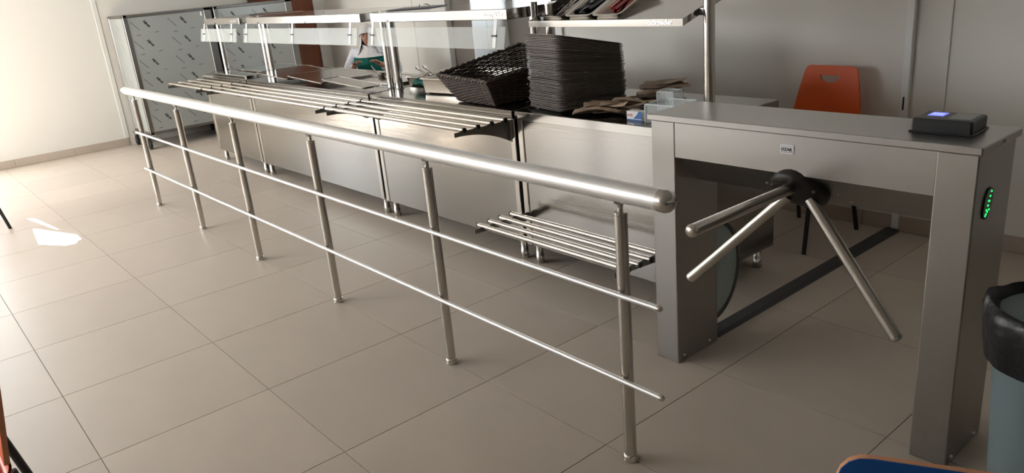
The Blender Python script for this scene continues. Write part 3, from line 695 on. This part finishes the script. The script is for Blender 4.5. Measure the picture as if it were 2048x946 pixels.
# ------------------------------------------------------------------ trolley cabinets with printed film
wtxt = text_bm('Niros', .037, .0002, .2, .0018)
def cabinet(y0, y1, label, first):
    x0, x1, z0, z1 = -3.30, -2.68, .165, 1.475
    t = thing('trolley_cabinet', label, 'cabinet', ((x0 + x1) / 2, (y0 + y1) / 2, 0), 'film covered steel cabinets by the left wall')
    m = MB(); m.box((x0 + .01, y0 + .01, z0 + .02), (x1 - .012, y1 - .01, z1 - .015)); m.build('body', 'steel_dark', t)
    fr = MB()
    fr.box((x1 - .045, y0, z0), (x1, y0 + .045, z1), .004); fr.box((x1 - .045, y1 - .085, z0), (x1, y1, z1), .004)
    fr.box((x0, y0, z0), (x0 + .03, y0 + .045, z1), .004)
    fr.box((x0, y0, z1 - .03), (x1, y1, z1), .004); fr.box((x0, y0, z0), (x1, y1, z0 + .03), .004)
    fr.build('frame', 'steel_dark', t)
    m = MB(); m.box((x1 - .013, y0 + .046, z0 + .031), (x1 - .006, y1 - .086, z1 - .031), .001); dp = m.build('door', 'film', t)
    m = MB(); m.box((x0 + .032, y0 + .002, z0 + .031), (x1 - .046, y0 + .011, z1 - .031), .001); sp = m.build('side_panel', 'film', t)
    if first: m = MB(); m.box((x1 - .006, y1 - .125, z1 - .085), (x1 + .004, y1 - .108, z1 - .04), .003); m.build('latch', 'white_trim', dp)
    ink, gr = MB(), MB(); px = x1 - .0055; ya, yb, za, zb = y0 + .06, y1 - .10, z0 + .06, z1 - .05
    def line(mb, yc, zc, L, ang, w_):
        d = V((0, math.cos(ang), math.sin(ang))); n = V((0, -math.sin(ang), math.cos(ang)))
        c = V((px, yc, zc)); q = [c - d * L/2 - n * w_, c + d * L/2 - n * w_, c + d * L/2 + n * w_, c - d * L/2 + n * w_]
        if all(ya - .02 < v.y < yb + .03 and za - .02 < v.z < zb + .02 for v in q): mb.prism(q, (.0004, 0, 0))
    r, c0 = 0, y0 + .105
    for r in range(7):
        zc = zb - .07 - r * .205
        for c_ in range(3):
            yy = c0 + c_ * .40 + random.uniform(-.006, .006)
            line(ink, yy, zc, .125, math.radians(-50), .0022)
            yt = yy + .125
            if ya + .05 < yt < yb - .05 and za + .05 < zc < zb - .05:
                M_ = frame_m((px, yt, zc + .012), (0, math.cos(math.radians(-50)), math.sin(math.radians(-50))), (0, math.sin(math.radians(50)), math.cos(math.radians(50))))
                ink.merge(wtxt.copy(), M_)
            line(ink, yy + .02, zc - .10, .045, .06, .0022); line(ink, yy + .215, zc - .085, .045, .06, .002)
    tag(ink.build('printed_lettering', 'film_ink', dp), kind='stuff')
    if first:
        pk = MB()
        for r in range(7):
            zc = zb - .05 - r * .2; xx = x0 + .30 + .03 * (r % 2)
            pk.prism([(xx, y0 + .0015, zc), (xx + .004, y0 + .0015, zc), (xx + .06, y0 + .0015, zc - .07), (xx + .056, y0 + .0015, zc - .07)], (0, .0005, 0))
            pk.box((xx - .08, y0 + .0012, zc - .1), (xx - .05, y0 + .0018, zc - .097))
        tag(pk.build('printed_lettering', 'film_ink_grey', sp), kind='stuff')
    for xx in (x0 + .06, x1 - .06):
        for yy in (y0 - .015, y1 - .08):
            cs = MB(); cs.box((xx - .035, yy - .03, .150), (xx + .035, yy + .06, .166)); cs.prism([(xx - .012, yy - .022, .15), (xx + .02, yy - .022, .15), (xx + .012, yy - .022, .05), (xx - .004, yy - .022, .05)], (0, .004, 0))
            cs.prism([(xx - .012, yy + .018, .15), (xx + .02, yy + .018, .15), (xx + .012, yy + .018, .05), (xx - .004, yy + .018, .05)], (0, .004, 0))
            co = cs.build('caster', 'steel_tube', t)
            wh = MB(); wh.lathe((xx, yy - .016, .062), (0, 1, 0), [(0, .05), (.004, .061), (.028, .061), (.032, .05)], 20); wh.build('wheel', 'black_rubber', co)
cabinet(.74, 1.70, 'steel trolley cabinet in printed film, standing nearest the railing', True)
cabinet(1.73, 2.70, 'steel trolley cabinet in printed film, standing beside the brown door', False)

# ------------------------------------------------------------------ chairs
def chair(name, label, shell, edge, loc, yaw, group=None):
    t = thing(name, label, 'chair', (0, 0, 0), group)
    def sheet(nm, outline, hole, M_):
        cu = bpy.data.curves.new(nm, 'CURVE'); cu.dimensions = '2D'; cu.fill_mode = 'BOTH'; cu.extrude = .005; cu.bevel_depth = .002
        for poly in [outline] + ([hole] if hole else []):
            s_ = cu.splines.new('POLY'); s_.points.add(len(poly) - 1); s_.use_cyclic_u = True
            for q, (a, b) in zip(s_.points, poly): q.co = (a, b, 0, 1)
        o = bpy.data.objects.new(nm, cu); C.objects.link(o); bpy.context.view_layer.update()
        me = bpy.data.meshes.new_from_object(o.evaluated_get(bpy.context.evaluated_depsgraph_get())); bpy.data.objects.remove(o); bpy.data.curves.remove(cu)
        me.transform(M_); me.materials.clear(); me.materials.append(MAT[shell]); me.materials.append(MAT[edge])
        n_ = (M_.to_3x3() @ V((0, 0, 1))).normalized()
        for p in me.polygons: p.material_index = 0 if abs(p.normal.dot(n_)) > .7 else 1
        ob = bpy.data.objects.new(nm, me); C.objects.link(ob); ob.parent = t; return ob
    def rounded(pts, r, n=4):
        out = []; N_ = len(pts)
        for i in range(N_):
            p = V((*pts[i], 0)); a = (V((*pts[i - 1], 0)) - p); b = (V((*pts[(i + 1) % N_], 0)) - p); ri = r[i]
            p0 = p + a.normalized() * ri; p1 = p + b.normalized() * ri
            for k in range(n + 1):
                s = k / n; q = p0.lerp(p, s).lerp(p.lerp(p1, s), s); out.append((q.x, q.y))
        return out
    lean = math.radians(9)
    Mb = frame_m((0, .19, .475), (1, 0, 0), (0, math.sin(lean), math.cos(lean)))
    hole = [(-.062, .405), (.062, .405), (.058, .39), (.045, .375), (.02, .363), (-.02, .363), (-.045, .375), (-.058, .39)]
    sheet('backrest', rounded([(-.205, 0), (.205, 0), (.202, .22), (.150, .455), (-.150, .455), (-.202, .22)], [.02, .02, .1, .035, .035, .1]), hole, Mb)
    Ms = frame_m((0, 0, .452), (1, 0, 0), (0, 1, -.02))
    sheet('seat', rounded([(-.21, -.22), (.21, -.22), (.205, .17), (-.205, .17)], [.06, .06, .02, .02]), None, Ms)
    m = MB(); m.grid(lambda u, v: V(((u - .5) * .41, .165 + .028 * math.sin(v * 1.57), .442 + .012 + .032 * (1 - math.cos(v * 1.57)) - .006)), 4, 5)
    m.grid(lambda u, v: V(((u - .5) * .41, .165 + .034 * math.sin(v * 1.57), .442 + .012 + .038 * (1 - math.cos(v * 1.57)) - .014)), 4, 5); m.build('bend', shell, t)
    for sx in (-1, 1):
        for sy in (-1, 1):
            f = V((sx * .185, -.235 if sy < 0 else .285, .0)); h = V((sx * .165, -.15 if sy < 0 else .195, .438))
            m = MB(); m.tube([f + V((0, 0, .001)), h], .0125, 4 if False else 10); m.build('leg', 'leg_black', t)
    m = MB(); m.tube([(-.165, -.15, .432), (.165, -.15, .432)], .010, 8); m.tube([(-.165, .15, .432), (.165, .15, .432)], .010, 8); m.tube([(-.165, -.15, .432), (-.165, .15, .432)], .01, 8); m.tube([(.165, -.15, .432), (.165, .15, .432)], .01, 8); m.build('seat_frame', 'leg_black', t)
    t.location = loc; t.rotation_euler = (0, 0, yaw); return t
chair('orange_chair', 'orange chair with cut-out handle and black legs behind the turnstile', 'orange', 'orange', (4.42, 2.235, 0), math.radians(-3))
chair('blue_chair', 'blue chair with wooden edge in the near foreground at right', 'blue', 'plywood', (6.452, -.911, 0), math.radians(27))
chair('wooden_chair', 'orange-brown chair cut off at the lower left, with black legs', 'orange', 'plywood', (4.20, -1.792, 0), 0)
chair('black_legged_chair', 'chair with thin black legs at the far left, by the sunlit floor', 'orange', 'plywood', (-.60, -1.27, 0), math.radians(185))

# ------------------------------------------------------------------ waste bin
bn_ = thing('waste_bin', 'grey waste bin with black liner beside the turnstile', 'bin', (6.115, .60, 0))
m = MB(); m.lathe((6.115, .60, 0), (0, 0, 1), [(0, .118), (.02, .124), (.60, .160), (.610, .165)], 40, True); m.build('body', 'bin_grey', bn_)
m = MB(); rr = random.Random(5); NSEG = 56
ph = [rr.uniform(0, 6) for _ in range(6)]
def lw(t): return .6 * math.sin(3 * t + ph[0]) + .5 * math.sin(7 * t + ph[1]) + .4 * math.sin(13 * t + ph[2])
rings = []
for (r, z, wv) in ((.02, .10, .0), (.103, .11, .002), (.122, .30, .003), (.136, .48, .003), (.148, .61, .003), (.172, .638, .004), (.182, .632, .005), (.187, .60, .007), (.182, .54, .008), (.170, .47, .008)):
    rings.append([V((6.115 + math.cos(t) * (r + wv * lw(t)), .60 + math.sin(t) * (r + wv * lw(t)), z + ((.007 * lw(t + 1) - .07 * math.cos(t + .85)) * (1 if z < .5 else .35) if z < .58 and r > .175 else .004 * lw(t)))) for t in [2 * math.pi * k / NSEG for k in range(NSEG)]])
m.ring_sweep(rings, False, False); m.build('liner', 'liner', bn_)

# ------------------------------------------------------------------ the seated woman
PX, PY = -.96, 2.72
pe = thing('person', 'woman in white coat, white headscarf and green apron seated behind the counter', 'person', (0, 0, 0))
def skin_mesh(nm, verts, edges, root, m_, parent, sub=2, extra=None):
    me = bpy.data.meshes.new(nm); me.from_pydata([v[0] for v in verts], edges, [])
    o = bpy.data.objects.new(nm, me); C.objects.link(o)
    md = o.modifiers.new('skin', 'SKIN'); md.use_smooth_shade = True
    for i, v in enumerate(verts):
        sv = me.skin_vertices[0].data[i]; sv.radius = v[1] if isinstance(v[1], tuple) else (v[1], v[1]); sv.use_root = (i == root)
    s_ = o.modifiers.new('sub', 'SUBSURF'); s_.levels = sub; s_.render_levels = sub
    bpy.context.view_layer.update()
    me2 = bpy.data.meshes.new_from_object(o.evaluated_get(bpy.context.evaluated_depsgraph_get())); bpy.data.objects.remove(o)
    b = bmesh.new(); b.from_mesh(me2)
    if extra: extra(b)
    for f in b.faces: f.smooth = True
    b.to_mesh(me2); b.free(); me2.materials.clear(); me2.materials.append(MAT[m_])
    ob = bpy.data.objects.new(nm, me2); C.objects.link(ob); ob.parent = parent; return ob
SH = .43   # seat height
HZc = 1.035  # head centre
def head(b):
    nu, nv = 28, 22; G = []
    for j in range(nv + 1):
        th = math.pi * j / nv; row = []
        for i in range(nu):
            a = 2 * math.pi * i / nu; d = V((math.sin(th) * math.sin(a), -math.sin(th) * math.cos(a), math.cos(th)))
            rx, ry, rz = .074, .092, .118
            p = V((d.x * rx, d.y * ry, d.z * rz))
            if d.z < 0: p.x *= 1 - .32 * d.z * d.z; p.y = p.y * (1 - .12 * d.z * d.z)
            if d.y < 0:
                x, z = p.x, p.z
                p.y -= .024 * math.exp(-(x / .013) ** 2 - ((z + .016) / .018) ** 2) + .012 * math.exp(-(x / .009) ** 2 - ((z - .012) / .022) ** 2)
                p.y += .011 * (math.exp(-((abs(x) - .031) / .016) ** 2 - ((z - .014) / .013) ** 2))
                p.y -= .006 * math.exp(-(x / .024) ** 2 - ((z + .054) / .010) ** 2) + .010 * math.exp(-(x / .025) ** 2 - ((z + .098) / .018) ** 2)
                p.y -= .006 * math.exp(-((abs(x) - .028) / .022) ** 2 - ((z - .035) / .010) ** 2) + .006 * math.exp(-((abs(x) - .042) / .018) ** 2 - ((z + .022) / .02) ** 2)
            row.append(b.verts.new(p + V((0, -.045, HZc))))
        G.append(row)
    for j in range(nv):
        for i in range(nu):
            try: b.faces.new((G[j][i], G[j + 1][i], G[j + 1][(i + 1) % nu], G[j][(i + 1) % nu]))
            except ValueError: pass
    for s in (-1, 1):   # ears
        t = MB(); t.lathe((s * .074, -.03, HZc - .005), (s, .25, 0), [(-.004, .022), (.004, .028), (.010, .026), (.011, .012)], 12)
        me_ = bpy.data.meshes.new('e'); t.bm.to_mesh(me_); t.bm.free(); b.from_mesh(me_); bpy.data.meshes.remove(me_)
bv = [((0, .03, SH + .10), (.15, .11)), ((0, .03, SH + .24), (.13, .10)), ((0, .01, SH + .40), (.145, .10)), ((0, -.01, SH + .50), (.09, .07)), ((0, -.025, SH + .52), (.05, .05)), ((0, -.04, HZc - .04), (.048, .05))]
be = [(0, 1), (1, 2), (2, 3), (3, 4), (4, 5)]
def add(p, r, par): bv.append((p, r)); be.append((par, len(bv) - 1)); return len(bv) - 1
cv = [((0, .03, SH + .06), (.185, .15)), ((0, .03, SH + .22), (.165, .135)), ((0, .01, SH + .38), (.175, .125)), ((0, -.01, SH + .485), (.105, .085)), ((0, -.015, SH + .52), (.065, .065))]
ce = [(0, 1), (1, 2), (2, 3), (3, 4)]
def addc(p, r, par): cv.append((p, r)); ce.append((par, len(cv) - 1)); return len(cv) - 1
hands = {}
for s in (-1, 1):
    sh_, el, wr = (s * .165, .0, SH + .44), (s * .285, -.05, SH + .20), (s * .13, -.30, SH + .335)
    a = add(sh_, .055, 2); a = add(el, .043, a); a = add(((el[0] + wr[0]) / 2, (el[1] + wr[1]) / 2, (el[2] + wr[2]) / 2), .038, a); a = add(wr, .026, a)
    dirn = (V(wr) - V(el)).normalized(); pm = V(wr) + dirn * .045; a = add(tuple(pm), (.032, .018), a)
    k = add(tuple(pm + dirn * .03), (.034, .014), a); hands[s] = (pm + dirn * .035, dirn)
    c_ = addc((s * .175, .0, SH + .43), .082, 2); c_ = addc(((sh_[0] + el[0]) / 2, (sh_[1] + el[1]) / 2, (sh_[2] + el[2]) / 2), .078, c_); c_ = addc(el, .072, c_)
    c_ = addc((el[0] * .6 + wr[0] * .4, el[1] * .6 + wr[1] * .4, el[2] * .6 + wr[2] * .4), .060, c_); c_ = addc((el[0] * .12 + wr[0] * .88, el[1] * .12 + wr[1] * .88, el[2] * .12 + wr[2] * .88), .050, c_)
    hp = add((s * .10, .0, SH + .07), (.09, .085), 0); kn = add((s * .13, -.40, SH + .055), .06, hp); an = add((s * .13, -.36, .075), .038, kn); ft = add((s * .135, -.46, .035), (.036, .03), an); add((s * .14, -.54, .028), (.036, .024), ft)
bd_ = skin_mesh('body', bv, be, 0, 'skin', pe, 2, head)
for s in (-1, 1):
    p0, d = hands[s]; up = V((0, 0, 1)); sd = d.cross(up).normalized()
    for q, (off, L) in enumerate(((-.027, .062), (-.009, .072), (.009, .067), (.026, .052))):
        b_ = p0 + sd * off; pts = [b_ - d * .015, b_ + d * L * .45 + up * .004, b_ + d * L * .8 - up * .010, b_ + d * L - up * .026]
        fm = MB(); fm.tube(pts, [.0085, .008, .0075, .005], 8); fm.build('finger', 'skin', pe)
    th = MB(); b_ = p0 - d * .05 - sd * s * -.022 * (-1); th.tube([b_, b_ - sd * s * .022 * 1 + d * .025, b_ - sd * s * .028 + d * .055 - up * .008], [.010, .0095, .006], 8); th.build('thumb', 'skin', pe)
skin_mesh('coat', cv, ce, 0, 'coat', pe, 2)
# trousers over the legs
tv = [((0, .03, SH + .08), (.17, .12))]; te = []
for s in (-1, 1):
    n0 = len(tv); tv += [((s * .11, -.02, SH + .075), (.10, .092)), ((s * .13, -.41, SH + .055), .075), ((s * .13, -.365, .10), .058)]; te += [(0, n0), (n0, n0 + 1), (n0 + 1, n0 + 2)]
skin_mesh('trousers', tv, te, 0, 'coat', pe, 1)
# apron: bib and lap
m = MB()
def bib(u, v):
    x = (u - .5) * (.40 + .10 * (1 - v) - .06 * v); z = SH + .07 + .335 * v
    yy = -.185 + .11 * (x / .26) ** 2 + .035 * v + .006 * math.sin(u * 14 + v * 5)
    return V((x, yy, z))
m.grid(bib, 16, 10); m.grid(lambda u, v: bib(u, v) + V((0, .006, 0)), 16, 10); ap = m.build('apron', 'apron', pe)
# headscarf: cap and drape with a face opening
m = MB()
def cap(u, v):
    a = 2 * math.pi * u; th = v * 1.62; f = 1.0
    p = V((math.sin(th) * math.sin(a) * .094, -math.sin(th) * math.cos(a) * .116, math.cos(th) * .128))
    front = max(0, math.cos(a)); p.z += .040 * front * v * v
    return p + V((0, -.038, HZc + .012))
m.grid(cap, 32, 12); m.build('cap', 'scarf', pe)
m = MB()
def drape(u, v):
    a = math.radians(48 + 264 * u); fold = .006 * math.sin(u * 40) * v
    r = .083 + .02 * v + .10 * max(0, v - .45) ** 1.3 + fold; fy = 1.12
    p = V((math.sin(a) * r, -math.cos(a) * r * fy,   .03 - .20 * v))
    return p + V((0, -.038, HZc))
m.grid(drape, 40, 12)
def chin(u, v):
    a = math.radians(-64 + 128 * u); r = .078 + .03 * v + .09 * max(0, v - .25) ** 1.2 + .006 * math.sin(u * 30) * v
    return V((math.sin(a) * r, -math.cos(a) * r * 1.10, -.100 - .105 * v + .03 * abs(math.sin(a)) * (1 - v))) + V((0, -.038, HZc))
m.grid(chin, 20, 8); m.build('headscarf', 'scarf', pe)
for s in (-1, 1):
    m = MB(); m.lathe((s * .031, -.116, HZc + .013), (0, -1, 0), [(0, .011), (.006, .010), (.010, .004), (.0105, .0005)], 12); m.build('eye', 'eye', pe)
    m = MB(); m.tube([(s * .014, -.139, HZc + .030), (s * .032, -.137, HZc + .036), (s * .050, -.124, HZc + .030)], .003, 6); m.build('eyebrow', 'brow', pe)
m = MB(); m.tube([(-.022, -.132, HZc - .054), (-.008, -.1425, HZc - .052), (.008, -.1425, HZc - .052), (.022, -.132, HZc - .054)], [.002, .0045, .0045, .002], 8); m.build('mouth', 'lips', pe)
pe.location = (PX, PY, 0); pe.rotation_euler = (0, 0, math.radians(50))
st = thing('stool', 'plain grey stool under the seated woman behind the counter', 'stool', (PX, PY, 0))
m = MB(); m.lathe((PX, PY, SH - .115), (0, 0, 1), [(0, .16), (.005, .17), (.03, .17), (.038, .16)], 28); m.build('seat', 'grey_metal', st)
for k in range(4):
    a = math.radians(45 + 90 * k); m = MB(); m.tube([(PX + .17 * math.cos(a), PY + .17 * math.sin(a), 0), (PX + .12 * math.cos(a), PY + .12 * math.sin(a), SH - .11)], .012, 8); m.build('leg', 'grey_metal', st)
